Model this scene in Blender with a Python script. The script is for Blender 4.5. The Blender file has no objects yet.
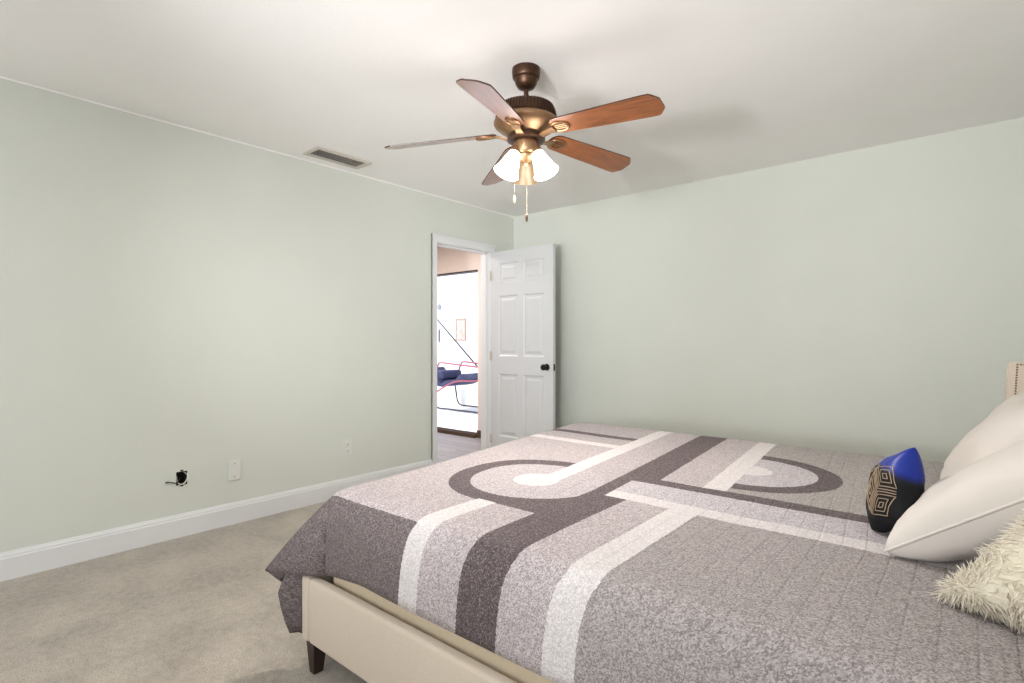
import bpy, bmesh, math, random
from mathutils import Vector, Matrix, noise
C = bpy.context.scene
COL = C.collection
random.seed(7)
PI = math.pi

def s2l(c):
    c = c / 255.0
    return c / 12.92 if c <= .04045 else ((c + .055) / 1.055) ** 2.4
def rgb(r, g, b): return (s2l(r), s2l(g), s2l(b), 1.0)

# ------------------------------------------------------------------ camera, world, lights, exposure
cam_d = bpy.data.cameras.new('camera'); cam = bpy.data.objects.new('camera', cam_d); COL.objects.link(cam)
cam_d.sensor_width = 36; cam_d.lens = 540 / 1024 * 36; cam_d.shift_y = 0.0005; cam_d.clip_start = .05
cam.location = (3.577, 0, 1.155); cam.rotation_euler = (PI / 2, 0, math.atan2(.6473, .7622))
C.camera = cam
C.view_settings.view_transform = 'Standard'; C.view_settings.look = 'None'
C.view_settings.gamma = 1; C.view_settings.use_curve_mapping = False; C.view_settings.exposure = 0.64
W = bpy.data.worlds.new('sky'); C.world = W; W.use_nodes = True
W.node_tree.nodes['Background'].inputs[0].default_value = (.93, .96, 1, 1)
W.node_tree.nodes['Background'].inputs[1].default_value = 1.5

def light(name, kind, loc, rot, energy, col=(1, 1, 1), **kw):
    d = bpy.data.lights.new(name, kind); d.energy = energy; d.color = col
    for k, v in kw.items(): setattr(d, k, v)
    o = bpy.data.objects.new(name, d); o.location = loc; o.rotation_euler = rot; COL.objects.link(o); return o
WIN_R = (-1.25, .45, .75, 2.1)      # window in the right wall: y0 y1 z0 z1
WIN_B = (.4, 3.4, .35, 2.2)         # unseen rear window, enlarged for soft fill: x0 x1 z0 z1
RX, RY = 4.10, -1.6                 # inner faces of the right and rear walls
light('daylight_right', 'AREA', (RX + .14, (WIN_R[0] + WIN_R[1]) / 2, 1.425), (0, PI / 2, 0), 2.5, (.96, .98, 1),
      shape='RECTANGLE', size=1.35, size_y=1.7)
light('rear_window_fill', 'AREA', (1.9, RY - .14, 1.275), (PI / 2, 0, 0), 4, (1, .97, .93),
      shape='RECTANGLE', size=3.0, size_y=1.85)  # soft fill added at the unseen rear window opening
for bx_, by_, aim, en, sp_ in ((2.7, -1.5, (.02, .93, .30), 12.5, 72), (3.5, -1.45, (-.56, .80, .10), 6.5, 44)):
    light('camera_side_fill', 'AREA', (bx_, by_, 1.15), Vector(aim).to_track_quat('-Z', 'Y').to_euler(), en, (.98, .985, 1), shape='DISK', size=.4, spread=math.radians(sp_))  # unseen fill lights added behind the camera to even out walls and ceiling
light('hall_fill_light', 'AREA', (-1.2, 3.4, 2.40), (0, 0, 0), 26, (1, .92, .86), shape='DISK', size=.4)  # unseen light added under the hall ceiling to brighten the hall
sun_dir = Vector((.80, -.03, -.60))
sun = light('sun', 'SUN', (-8, 6, 6), (0, 0, 0), 2.3, (1, .97, .93), angle=.02)
sun.rotation_euler = sun_dir.to_track_quat('-Z', 'Y').to_euler()

# ------------------------------------------------------------------ helpers
def tag(o, label=None, cat=None, group=None, kind=None):
    if label: o['label'] = label
    if cat: o['category'] = cat
    if group: o['group'] = group
    if kind: o['kind'] = kind
    return o
def thing(name, loc, label, cat, group=None):
    o = bpy.data.objects.new(name, None); o.location = loc; o.empty_display_size = .1
    COL.objects.link(o); return tag(o, label, cat, group)
def obj(name, bm, mat, parent=None, smooth=False, angle=None):
    me = bpy.data.meshes.new(name)
    bmesh.ops.recalc_face_normals(bm, faces=bm.faces[:])
    bm.to_mesh(me); bm.free()
    for m in (mat if isinstance(mat, (list, tuple)) else [mat]): me.materials.append(m)
    if smooth:
        for p in me.polygons: p.use_smooth = True
        if angle: me.set_sharp_from_angle(angle=angle)
    o = bpy.data.objects.new(name, me); COL.objects.link(o)
    if parent is not None:
        root = parent
        o.parent = parent
        loc = Vector((0, 0, 0)); p = parent
        while p is not None: loc += p.location; p = p.parent
        o.location = -loc        # meshes are authored in room coordinates
    return o
def rebase(o, base):
    """give a single-mesh thing an origin at its base"""
    b = Vector(base); o.data.transform(Matrix.Translation(-b)); o.location = b; return o
def struct(name, bm, mat, smooth=False):
    o = obj(name, bm, mat, None, smooth, .6 if smooth else None); o['kind'] = 'structure'; return o
def box(bm, a, b, bevel=0, seg=2):
    r = bmesh.ops.create_cube(bm, size=1)
    vs = r['verts']
    for v in vs:
        v.co = Vector(((a[i] if v.co[i] < 0 else b[i]) for i in range(3)))
    if bevel:
        es = list({e for v in vs for e in v.link_edges})
        bmesh.ops.bevel(bm, geom=es, offset=bevel, segments=seg, affect='EDGES', profile=.5)
    return bm
def B(a, b, bevel=0, seg=2): return box(bmesh.new(), a, b, bevel, seg)
def lathe(bm, prof, n=40, mtx=None, cap=True):
    """prof: list of (r, z); revolved about z"""
    rings = []
    for r, z in prof:
        rings.append([bm.verts.new((r * math.cos(2 * PI * k / n), r * math.sin(2 * PI * k / n), z)) for k in range(n)])
    for a, b in zip(rings, rings[1:]):
        for k in range(n): bm.faces.new((a[k], a[(k + 1) % n], b[(k + 1) % n], b[k]))
    if cap:
        bm.faces.new(rings[0]); bm.faces.new(rings[-1])
    if mtx is not None:
        for ring in rings:
            for v in ring: v.co = mtx @ v.co
    return bm
def tube(bm, pts, r, n=10, closed=False):
    pts = [Vector(p) for p in pts]; rings = []; N = len(pts)
    up = Vector((0, 0, 1)); prev = None
    for i, p in enumerate(pts):
        t = (pts[min(i + 1, N - 1)] - pts[max(i - 1, 0)]).normalized()
        x = prev if prev is not None else (up if abs(t.z) < .9 else Vector((1, 0, 0)))
        x = (x - t * x.dot(t)).normalized(); y = t.cross(x); prev = x
        rr = r[i] if isinstance(r, (list, tuple)) else r
        rings.append([bm.verts.new(p + (x * math.cos(2 * PI * k / n) + y * math.sin(2 * PI * k / n)) * rr) for k in range(n)])
    for a, b in zip(rings, rings[1:]):
        for k in range(n): bm.faces.new((a[k], a[(k + 1) % n], b[(k + 1) % n], b[k]))
    bm.faces.new(rings[0]); bm.faces.new(rings[-1])
    return bm
def T(pts, r, n=10): return tube(bmesh.new(), pts, r, n)
def spline(pts, k=8):
    P = [Vector(p) for p in pts]; out = []
    for i in range(len(P) - 1):
        p0, p1, p2, p3 = P[max(i - 1, 0)], P[i], P[i + 1], P[min(i + 2, len(P) - 1)]
        for j in range(k):
            t = j / k
            out.append(.5 * ((2 * p1) + (p2 - p0) * t + (2 * p0 - 5 * p1 + 4 * p2 - p3) * t * t + (3 * p1 - p0 - 3 * p2 + p3) * t ** 3))
    out.append(P[-1]); return out
def holed_wall(axis, c0, c1, s_rng, z_rng, holes):
    """wall slab normal to AXIS between c0 and c1, with rectangular openings (s0,s1,z0,z1)"""
    bm = bmesh.new()
    S = sorted({s_rng[0], s_rng[1], *[h[0] for h in holes], *[h[1] for h in holes]})
    Z = sorted({z_rng[0], z_rng[1], *[h[2] for h in holes], *[h[3] for h in holes]})
    def P(c, s, z): return (c, s, z) if axis == 'x' else (s, c, z)
    def solid(i, j):
        if i < 0 or j < 0 or i >= len(S) - 1 or j >= len(Z) - 1: return False
        s, z = (S[i] + S[i + 1]) / 2, (Z[j] + Z[j + 1]) / 2
        return not any(h[0] < s < h[1] and h[2] < z < h[3] for h in holes)
    q = lambda *p: bm.faces.new([bm.verts.new(v) for v in p])
    for i in range(len(S) - 1):
        for j in range(len(Z) - 1):
            if not solid(i, j): continue
            a, b, c, d = S[i], S[i + 1], Z[j], Z[j + 1]
            for cc in (c0, c1): q(P(cc, a, c), P(cc, b, c), P(cc, b, d), P(cc, a, d))
            if not solid(i - 1, j): q(P(c0, a, c), P(c1, a, c), P(c1, a, d), P(c0, a, d))
            if not solid(i + 1, j): q(P(c0, b, c), P(c1, b, c), P(c1, b, d), P(c0, b, d))
            if not solid(i, j - 1): q(P(c0, a, c), P(c1, a, c), P(c1, b, c), P(c0, b, c))
            if not solid(i, j + 1): q(P(c0, a, d), P(c1, a, d), P(c1, b, d), P(c0, b, d))
    bmesh.ops.remove_doubles(bm, verts=bm.verts[:], dist=1e-5)
    return bm

# ------------------------------------------------------------------ materials
class N:
    """small node-graph writer"""
    def __init__(self, name):
        self.m = bpy.data.materials.new(name); self.m.use_nodes = True
        self.nt = self.m.node_tree; self.b = self.nt.nodes['Principled BSDF']
    def new(self, t, **kw):
        n = self.nt.nodes.new(t)
        for k, v in kw.items(): setattr(n, k, v)
        return n
    def link(self, a, b): self.nt.links.new(a, b)
    def put(self, sock, v):
        if hasattr(v, 'is_output') or isinstance(v, bpy.types.NodeSocket): self.link(v, sock)
        else: sock.default_value = v
    def math(self, op, a, b=0.0, c=None):
        n = self.new('ShaderNodeMath', operation=op); self.put(n.inputs[0], a); self.put(n.inputs[1], b)
        if c is not None: self.put(n.inputs[2], c)
        return n.outputs[0]
    def mix(self, f, a, b, blend='MIX'):
        n = self.new('ShaderNodeMix', data_type='RGBA', blend_type=blend)
        self.put(n.inputs[0], f); self.put(n.inputs[6], a); self.put(n.inputs[7], b); return n.outputs[2]
    def noise(self, vec, scale, detail=2, rough=.5):
        n = self.new('ShaderNodeTexNoise'); n.inputs['Scale'].default_value = scale
        n.inputs['Detail'].default_value = detail; n.inputs['Roughness'].default_value = rough
        if vec is not None: self.link(vec, n.inputs['Vector'])
        return n.outputs['Fac']
    def obj_co(self): return self.new('ShaderNodeTexCoord').outputs['Object']
    def ramp(self, f, lo, hi, a=0.0, b=1.0):
        n = self.new('ShaderNodeMapRange'); n.inputs[1].default_value = lo; n.inputs[2].default_value = hi
        n.inputs[3].default_value = a; n.inputs[4].default_value = b; self.put(n.inputs[0], f); return n.outputs[0]
    def bump(self, h, strength, dist):
        n = self.new('ShaderNodeBump'); n.inputs['Strength'].default_value = strength; n.inputs['Distance'].default_value = dist
        self.link(h, n.inputs['Height']); self.link(n.outputs[0], self.b.inputs['Normal'])
    def set(self, color=None, rough=None, metal=None, **kw):
        if color is not None: self.put(self.b.inputs['Base Color'], color)
        if rough is not None: self.put(self.b.inputs['Roughness'], rough)
        if metal is not None: self.b.inputs['Metallic'].default_value = metal
        for k, v in kw.items(): self.b.inputs[k].default_value = v
        return self.m
def plain(name, col, rough=.5, metal=0, var=.05, scale=30, bump=0, bscale=200, **kw):
    n = N(name); co = n.obj_co(); f = n.noise(co, scale, 3)
    dark = tuple(c * (1 - var) for c in col[:3]) + (1,); lite = tuple(min(1, c * (1 + var)) for c in col[:3]) + (1,)
    c = n.mix(n.ramp(f, .3, .7), dark, lite)
    if bump: n.bump(n.noise(co, bscale, 2), .5, bump)
    return n.set(c, rough, metal, **kw)

M = {}
M['wall'] = plain('sage_wall_paint', rgb(214, 217, 208), .75, var=.012, scale=3, bump=.0012, bscale=90)
M['ceiling'] = plain('ceiling_paint', rgb(247, 245, 243), .85, var=.01, scale=3, bump=.0012, bscale=70)
M['trim'] = plain('white_trim_paint', rgb(226, 226, 226), .4, var=.01, scale=5)
M['door'] = plain('white_door_paint', rgb(206, 207, 208), .45, var=.01, scale=5)
M['plate'] = plain('white_plastic', rgb(222, 222, 216), .4, var=.01)
M['socket'] = plain('socket_dark', rgb(120, 118, 112), .5)
M['black'] = plain('dark_cavity', rgb(22, 21, 18), .8)
M['cable'] = plain('white_cable', rgb(225, 223, 212), .5)
M['cable_dark'] = plain('dark_cable', rgb(70, 72, 55), .5)
M['bronze'] = plain('oil_rubbed_bronze', rgb(74, 52, 38), .38, .75, var=.15, scale=40)
M['bronze_light'] = plain('brushed_antique_bronze', rgb(150, 118, 88), .36, .8, var=.1, scale=40)
M['knob'] = plain('black_knob', rgb(38, 33, 30), .3, .6)
M['cream'] = plain('cream_linen', rgb(206, 192, 175), .9, var=.03, scale=160, bump=.0006, bscale=900)
M['piping'] = plain('cream_piping', rgb(205, 184, 152), .9, var=.03, scale=160)
M['mattress'] = plain('cream_mattress_cover', rgb(200, 184, 158), .9, var=.03, scale=60)
M['nail'] = plain('brass_nailhead', rgb(110, 88, 60), .35, .9)
M['darkwood'] = plain('dark_stained_wood', rgb(46, 30, 24), .3, var=.2, scale=25)
M['pillow'] = plain('white_cotton', rgb(204, 197, 189), .9, var=.015, scale=12, bump=.0012, bscale=25)
M['fur'] = plain('cream_faux_fur', rgb(229, 220, 202), .8, var=.06, scale=25)
M['fur_base'] = plain('cream_fur_backing', rgb(210, 204, 184), .9, var=.06, scale=60)
M['hall'] = plain('peach_hall_paint', rgb(234, 222, 214), .8, var=.012, scale=4)
M['bronze_frame'] = plain('dark_bronze_aluminium', rgb(58, 46, 40), .5, .3)
M['track'] = plain('brown_door_track', rgb(92, 72, 58), .5, .2, var=.15)
M['porch'] = plain('white_stucco', rgb(238, 240, 245), .9, var=.01, scale=8)
M['porch_floor'] = plain('pale_porch_concrete', rgb(232, 234, 240), .8, var=.03, scale=3)
M['vent'] = plain('vent_enamel', rgb(200, 192, 182), .5, var=.02)
M['navy'] = plain('navy_sling_fabric', rgb(62, 66, 100), .8, var=.1, scale=60)
M['tube_red'] = plain('red_painted_tube', rgb(168, 84, 100), .4)
M['tube_black'] = plain('black_painted_tube', rgb(52, 52, 60), .4)
M['chain'] = plain('brass_chain', rgb(150, 135, 112), .5, .5)
M['slot'] = M['black']

def carpet():
    n = N('beige_carpet'); co = n.obj_co()
    big = n.noise(co, 3.2, 3, .55); fine = n.noise(co, 170, 3, .8); mid = n.noise(co, 30, 3, .6)
    c = n.mix(n.ramp(big, .35, .65), rgb(158, 148, 133), rgb(194, 184, 167))
    c = n.mix(n.ramp(fine, .38, .60), n.mix(.72, c, rgb(104, 92, 80)), c)
    c = n.mix(n.math('MULTIPLY', n.ramp(mid, .3, .7), .25), c, rgb(226, 215, 200))
    n.bump(fine, .7, .006); return n.set(c, .95, **{'Sheen Weight': .3})
M['carpet'] = carpet()
def planks():
    n = N('grey_wood_plank_floor'); co = n.obj_co()
    br = n.new('ShaderNodeTexBrick'); mp = n.new('ShaderNodeMapping'); mp.inputs['Rotation'].default_value = (0, 0, .0)
    n.link(co, mp.inputs[0]); n.link(mp.outputs[0], br.inputs['Vector'])
    br.inputs['Scale'].default_value = 1; br.inputs['Brick Width'].default_value = 1.2; br.inputs['Row Height'].default_value = .15
    br.inputs['Mortar Size'].default_value = .003
    br.inputs['Color1'].default_value = rgb(150, 146, 150); br.inputs['Color2'].default_value = rgb(172, 168, 170); br.inputs['Mortar'].default_value = rgb(90, 86, 86)
    m2 = n.new('ShaderNodeMapping'); m2.inputs['Scale'].default_value = (3, 40, 1); n.link(co, m2.inputs[0])
    g = n.noise(m2.outputs[0], 3, 4)
    return n.set(n.mix(n.math('MULTIPLY', g, .4), br.outputs['Color'], rgb(120, 116, 120)), .45)
M['planks'] = planks()
def wood():
    n = N('varnished_walnut_blade')
    uv = n.new('ShaderNodeUVMap').outputs[0]
    m2 = n.new('ShaderNodeMapping'); m2.inputs['Scale'].default_value = (2.2, 26, 1); n.link(uv, m2.inputs[0])
    g = n.noise(m2.outputs[0], 3, 5, .6)
    c = n.mix(n.ramp(g, .3, .7), rgb(104, 52, 22), rgb(172, 100, 48))
    return n.set(c, .32, **{'Coat Weight': 1.0, 'Coat Roughness': .28, 'Coat IOR': 1.6})
M['wood'] = wood()
M['wood_edge'] = plain('dark_blade_edge', rgb(60, 32, 18), .4, var=.1)
def glow(name, strength, col, base=rgb(245, 235, 215)):
    n = N(name); n.set(base, .35)
    co = n.obj_co(); f = n.noise(co, 20, 2)
    n.b.inputs['Emission Color'].default_value = col
    n.put(n.b.inputs['Emission Strength'], n.ramp(f, 0, 1, strength * .9, strength * 1.1)); return n.m
M['shade_lit'] = glow('frosted_glass_shade_lit', 8, (1, .95, .90, 1))
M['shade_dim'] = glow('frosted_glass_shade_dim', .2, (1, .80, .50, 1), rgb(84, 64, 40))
M['bulb'] = glow('lit_bulb', 60, (1, .86, .66, 1))

def quilt():
    n = N('patterned_quilt'); uv = n.new('ShaderNodeUVMap').outputs[0]
    wob = n.new('ShaderNodeTexNoise'); wob.inputs['Scale'].default_value = 120; wob.inputs['Detail'].default_value = 1; n.link(uv, wob.inputs['Vector'])
    ws = n.new('ShaderNodeVectorMath', operation='MULTIPLY_ADD'); ws.inputs[1].default_value = (.008, .008, 0); ws.inputs[2].default_value = (-.004, -.004, 0)
    n.link(wob.outputs['Color'], ws.inputs[0])
    ad = n.new('ShaderNodeVectorMath', operation='ADD'); n.link(uv, ad.inputs[0]); n.link(ws.outputs[0], ad.inputs[1])
    sp = n.new('ShaderNodeSeparateXYZ'); n.link(ad.outputs[0], sp.inputs[0]); u, v = sp.outputs[0], sp.outputs[1]
    gt = lambda a, b: n.math('GREATER_THAN', a, b); lt = lambda a, b: n.math('LESS_THAN', a, b)
    mul = lambda a, b: n.math('MULTIPLY', a, b); mx = lambda a, b: n.math('MAXIMUM', a, b)
    def bx(u0, u1, v0, v1):
        m = None
        for val, fn, s in ((u0, gt, u), (u1, lt, u), (v0, gt, v), (v1, lt, v)):
            if val is None: continue
            q = fn(s, val); m = q if m is None else mul(m, q)
        return m
    def dist(cu, cv, su=1, sv=1):
        a = n.math('DIVIDE', n.math('SUBTRACT', u, cu), su); b = n.math('DIVIDE', n.math('SUBTRACT', v, cv), sv)
        return n.math('SQRT', n.math('ADD', mul(a, a), mul(b, b)))
    dark, white = rgb(88, 76, 78), rgb(204, 199, 198)
    c = rgb(176, 167, 168)
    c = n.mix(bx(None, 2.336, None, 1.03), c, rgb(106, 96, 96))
    c = n.mix(bx(2.95, None, None, 1.60), c, rgb(155, 148, 147))
    c = n.mix(bx(2.63, None, 1.585, 1.9), c, rgb(186, 180, 184))
    c = n.mix(bx(2.96, None, 1.9, None), c, rgb(160, 155, 151))
    c = n.mix(bx(None, 2.33, 2.38, None), c, rgb(170, 163, 164))
    d1 = dist(2.33, 1.605); d2 = dist(2.965, 2.285)
    c = n.mix(mul(lt(d2, .27), gt(u, 2.96)), c, rgb(184, 178, 181))
    c = n.mix(lt(d1, .27), c, rgb(180, 172, 174))
    D = [bx(2.575, 2.635, None, 3.06), bx(2.63, 2.72, None, 1.59), bx(2.63, 2.72, 1.83, 3.06), bx(2.63, None, 1.83, 1.905),
         bx(None, 2.35, 2.565, 2.635),
         mul(mul(gt(d1, .245), lt(d1, .325)), lt(u, 2.335)),
         mul(mul(gt(d2, .245), lt(d2, .325)), gt(u, 2.955)),
         mul(bx(2.33, 2.60, 1.285, 1.605), gt(dist(2.33, 1.605, .262, .245), 1))]
    m = D[0]
    for q in D[1:]: m = mx(m, q)
    c = n.mix(m, c, dark)
    Wm = [bx(2.33, 2.41, 1.56, 3.06), lt(dist(2.335, 1.605), .088), bx(None, 2.35, 2.325, 2.40), bx(2.637, None, 1.588, 1.662),
          bx(2.866, 2.955, None, 1.62), bx(2.336, 2.415, None, 1.292), bx(2.88, 2.962, 1.905, 3.06),
          mul(lt(dist(2.965, 2.285), .085), gt(u, 2.95))]
    m = Wm[0]
    for q in Wm[1:]: m = mx(m, q)
    wmask = m
    vo = n.new('ShaderNodeTexVoronoi'); vo.inputs['Scale'].default_value = 330; vo.inputs['Randomness'].default_value = 1; n.link(uv, vo.inputs['Vector'])
    sc_ = n.new('ShaderNodeSeparateColor'); n.link(vo.outputs['Color'], sc_.inputs[0]); g = n.math('POWER', sc_.outputs[0], 1.25)
    c = n.mix(1.0, c, n.mix(g, (.56, .54, .535, 1), (1.34, 1.34, 1.34, 1)), 'MULTIPLY')
    fl_ = n.math('MULTIPLY', n.ramp(sc_.outputs[1], .72, .95), .26); c = n.mix(fl_, c, rgb(198, 190, 189))
    c = n.mix(wmask, c, n.mix(g, rgb(186, 179, 179), rgb(222, 217, 215)))
    # stitched channels about 5 cm apart
    st = n.math('PINGPONG', sp.outputs[0], .026); line = n.ramp(st, 0, .004, 0, 1)
    st2 = n.math('PINGPONG', sp.outputs[1], .026); line2 = n.ramp(st2, 0, .003, .6, 1)
    hgt = n.math('ADD', n.math('ADD', mul(line, .8), mul(line2, .3)), mul(g, .12))
    n.bump(hgt, .5, .004)
    return n.set(c, .92)
M['quilt'] = quilt()

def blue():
    n = N('navy_velvet_painted_sheen'); uv = n.new('ShaderNodeUVMap').outputs[0]
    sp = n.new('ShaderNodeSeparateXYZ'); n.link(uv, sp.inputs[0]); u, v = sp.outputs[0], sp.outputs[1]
    # navy velvet: lit sheen painted blue at upper right, unlit part painted black
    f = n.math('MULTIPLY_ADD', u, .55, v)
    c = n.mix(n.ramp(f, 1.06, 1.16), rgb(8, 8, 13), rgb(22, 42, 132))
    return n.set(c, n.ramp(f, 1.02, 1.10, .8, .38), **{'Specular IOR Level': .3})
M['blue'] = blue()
M['gold'] = plain('tan_embroidery_thread', rgb(176, 152, 124), .6, .1)

# ------------------------------------------------------------------ the setting
HALL_X, HALL_Y, PY = -2.6, 4.73, 8.2
struct('floor', B((0, RY - .12, -.1), (RX + .12, 4.363, 0)), M['carpet'])
struct('floor_hall', B((HALL_X, RY - .12, -.1), (0, HALL_Y + .12, -.004)), M['planks'])
struct('ceiling', B((-.12, RY - .12, 2.44), (RX + .12, 4.363, 2.56)), M['ceiling'])
struct('ceiling_hall', B((HALL_X - .12, RY - .12, 2.44), (-.12, HALL_Y + .12, 2.56)), M['hall'])
DY0, DY1, DZ = 3.187, 3.88, 2.03           # clear door opening
JB = (1.147, 1.207, .305, .385)            # open junction box cut
lw = holed_wall('x', -.12, 0, (RY - .12, HALL_Y), (-.1, 2.44), [(DY0 - .02, DY1 + .02, -.004, DZ + .02), JB])
ob = struct('wall_left', lw, [M['wall'], M['hall']])
for p in ob.data.polygons:
    if p.center.x < -.115: p.material_index = 1
struct('wall_back', holed_wall('y', 4.243, 4.363, (0, RX + .12), (-.1, 2.44), []), M['wall'])
struct('wall_right', holed_wall('x', RX, RX + .12, (RY - .12, 4.243), (-.1, 2.44), [WIN_R]), M['wall'])
struct('wall_rear', holed_wall('y', RY - .12, RY, (0, RX), (-.1, 2.44), [WIN_B]), M['wall'])
struct('wall_hall_far', holed_wall('x', HALL_X - .12, HALL_X, (RY - .12, HALL_Y), (-.1, 2.44), []), M['hall'])
struct('wall_hall_near', holed_wall('y', RY - .12, RY, (HALL_X, -.12), (-.1, 2.44), []), M['hall'])
ob = struct('wall_hall_end', holed_wall('y', HALL_Y, HALL_Y + .12, (HALL_X - .12, .0), (-.1, 2.44), [(-2.45, -.985, -.004, 2.035)]), [M['hall'], M['porch']])
for p in ob.data.polygons:
    if p.center.y > HALL_Y + .115: p.material_index = 1
# baseboards: flat board with a beaded top
def baseboard(name, p0, p1, nrm, h=.135):
    bm = bmesh.new(); p0, p1, nrm = Vector(p0), Vector(p1), Vector(nrm)
    prof = [(0, 0), (.016, 0), (.016, h - .03), (.013, h - .024), (.013, h - .016), (.009, h - .008), (.006, h), (0, h)]
    rings = [[bm.verts.new(p + nrm * d + Vector((0, 0, z))) for d, z in prof] for p in (p0, p1)]
    for k in range(len(prof)):
        j = (k + 1) % len(prof); bm.faces.new((rings[0][k], rings[0][j], rings[1][j], rings[1][k]))
    bm.faces.new(rings[0]); bm.faces.new(rings[1])
    return struct(name, bm, M['trim'])
baseboard('baseboard_left', (0, RY, 0), (0, 3.128, 0), (1, 0, 0))
baseboard('baseboard_corner', (0, 3.945, 0), (0, 4.243, 0), (1, 0, 0))
baseboard('baseboard_back', (0, 4.243, 0), (RX, 4.243, 0), (0, -1, 0))
baseboard('baseboard_right', (RX, RY, 0), (RX, 4.227, 0), (-1, 0, 0))
baseboard('baseboard_rear', (0, RY, 0), (RX, RY, 0), (0, 1, 0))
# bead of caulk where the left wall meets the ceiling
struct('trim_1', T([(.002, RY, 2.437), (.002, 4.24, 2.437)], .006, 8), M['ceiling'])
# door frame: jambs, stops and moulded casing
bm = bmesh.new()
box(bm, (-.122, DY0 - .02, 0), (.002, DY0, DZ + .02)); box(bm, (-.122, DY1, 0), (.002, DY1 + .02, DZ + .02)); box(bm, (-.122, DY0, DZ), (.002, DY1, DZ + .02))
box(bm, (-.085, DY1 - .012, 0), (-.045, DY1, DZ)); box(bm, (-.085, DY0, 0), (-.045, DY0 + .012, DZ)); box(bm, (-.085, DY0, DZ - .012), (-.045, DY1, DZ))
struct('trim_2', bm, M['trim'])
bm = bmesh.new()
for s0, s1, d in ((.003, .058, .013), (.046, .058, .018)):
    box(bm, (0, DY0 - s1, 0), (d, DY0 - s0, DZ + s0)); box(bm, (0, DY1 + s0, 0), (d, DY1 + s1, DZ + s0))
    box(bm, (0, DY0 - s1, DZ + s0), (d, DY1 + s1, DZ + s1 + .012))
struct('trim_3', bm, M['trim'])
# sliding door frame at the end of the hall, dark bronze, and its floor track
bm = bmesh.new()
box(bm, (-2.45, HALL_Y - .005, 2.02), (-.985, HALL_Y + .1, 2.035)); box(bm, (-1.0, HALL_Y + .02, .02), (-.985, HALL_Y + .1, 2.02)); box(bm, (-2.45, HALL_Y + .02, .02), (-2.43, HALL_Y + .1, 2.02))
struct('trim_4', bm, M['bronze_frame'])
bm = bmesh.new(); box(bm, (-2.45, HALL_Y - .06, -.004), (-.985, HALL_Y + .12, .012))
for yy in (-.05, -.01, .03, .07): box(bm, (-2.45, HALL_Y + yy, .012), (-.985, HALL_Y + yy + .012, .035))
struct('trim_5', bm, M['track'])
struct('trim_6', B((-.985, HALL_Y - .014, -.004), (-.122, HALL_Y, .085)), M['track'])
# porch beyond
struct('floor_porch', B((-8.5, HALL_Y + .12, -.12), (.5, PY, -.01)), M['porch_floor'])
struct('wall_porch_back', B((-8.5, PY, -.12), (.5, PY + .12, 2.8)), M['porch'])
bm = B((-4.9, HALL_Y + .12, 2.62), (.5, PY, 2.74))
for yy in (5.6, 6.6, 7.6): box(bm, (-4.9, yy, 2.52), (.5, yy + .09, 2.62))
struct('ceiling_porch', bm, M['porch'])

# frames of the right window and the enlarged rear fill window, both out of view
def window_frame(name, axis, c, s0, s1, z0, z1):
    bm = bmesh.new()
    def bb(a0, a1, b0, b1): box(bm, (c - .05, a0, b0) if axis == 'x' else (a0, c - .05, b0), (c + .02, a1, b1) if axis == 'x' else (a1, c + .02, b1))
    bb(s0, s0 + .05, z0, z1); bb(s1 - .05, s1, z0, z1); bb(s0 + .05, s1 - .05, z0, z0 + .05); bb(s0 + .05, s1 - .05, z1 - .05, z1)
    bb((s0 + s1) / 2 - .02, (s0 + s1) / 2 + .02, z0 + .05, z1 - .05)
    struct(name, bm, M['trim'])
window_frame('window_1', 'x', RX + .05, *WIN_R); window_frame('window_2', 'y', RY - .03, *WIN_B)
# ------------------------------------------------------------------ door leaf
dr = thing('bedroom_door', (0.006, DY1, 0.012), 'white six-panel bedroom door standing open into the room', 'door')
x0, x1, yf, yb = .008, .758, DY1 + .002, DY1 + .037
bm = bmesh.new()
pan = [(1.72, 1.91), (1.02, 1.60), (.25, .85)]
cols = [(x0 + .105, x0 + .345), (x0 + .41, x0 + .65)]
xs = sorted({x0, x1, *[c for q in cols for c in q]}); zs = sorted({.012, 2.028, *[c for q in pan for c in q]})
def is_panel(xa, za): return any(a < xa < b for a, b in cols) and any(a < za < b for a, b in pan)
for side, sg in ((yf, 1), (yb, -1)):
    for i in range(len(xs) - 1):
        for j in range(len(zs) - 1):
            a, b, c, d = xs[i], xs[i + 1], zs[j], zs[j + 1]
            if not is_panel((a + b) / 2, (c + d) / 2):
                bm.faces.new([bm.verts.new(p) for p in ((a, side, c), (b, side, c), (b, side, d), (a, side, d))]); continue
            lv = [(0, 0), (.012, .009), (.03, .009), (.05, .002)]     # moulded groove, then the raised field
            rr = [[bm.verts.new((xx, side + sg * dy, zz)) for xx, zz in ((a + k, c + k), (b - k, c + k), (b - k, d - k), (a + k, d - k))] for k, dy in lv]
            for p, q in zip(rr, rr[1:]):
                for k in range(4): bm.faces.new((p[k], p[(k + 1) % 4], q[(k + 1) % 4], q[k]))
            bm.faces.new(rr[-1])
for pa, pb in (((x0, .012), (x1, .012)), ((x1, .012), (x1, 2.028)), ((x1, 2.028), (x0, 2.028)), ((x0, 2.028), (x0, .012))):
    bm.faces.new([bm.verts.new(p) for p in ((pa[0], yf, pa[1]), (pb[0], yf, pb[1]), (pb[0], yb, pb[1]), (pa[0], yb, pa[1]))])
bmesh.ops.remove_doubles(bm, verts=bm.verts[:], dist=1e-5)
obj('door_leaf', bm, M['door'], dr)
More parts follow.
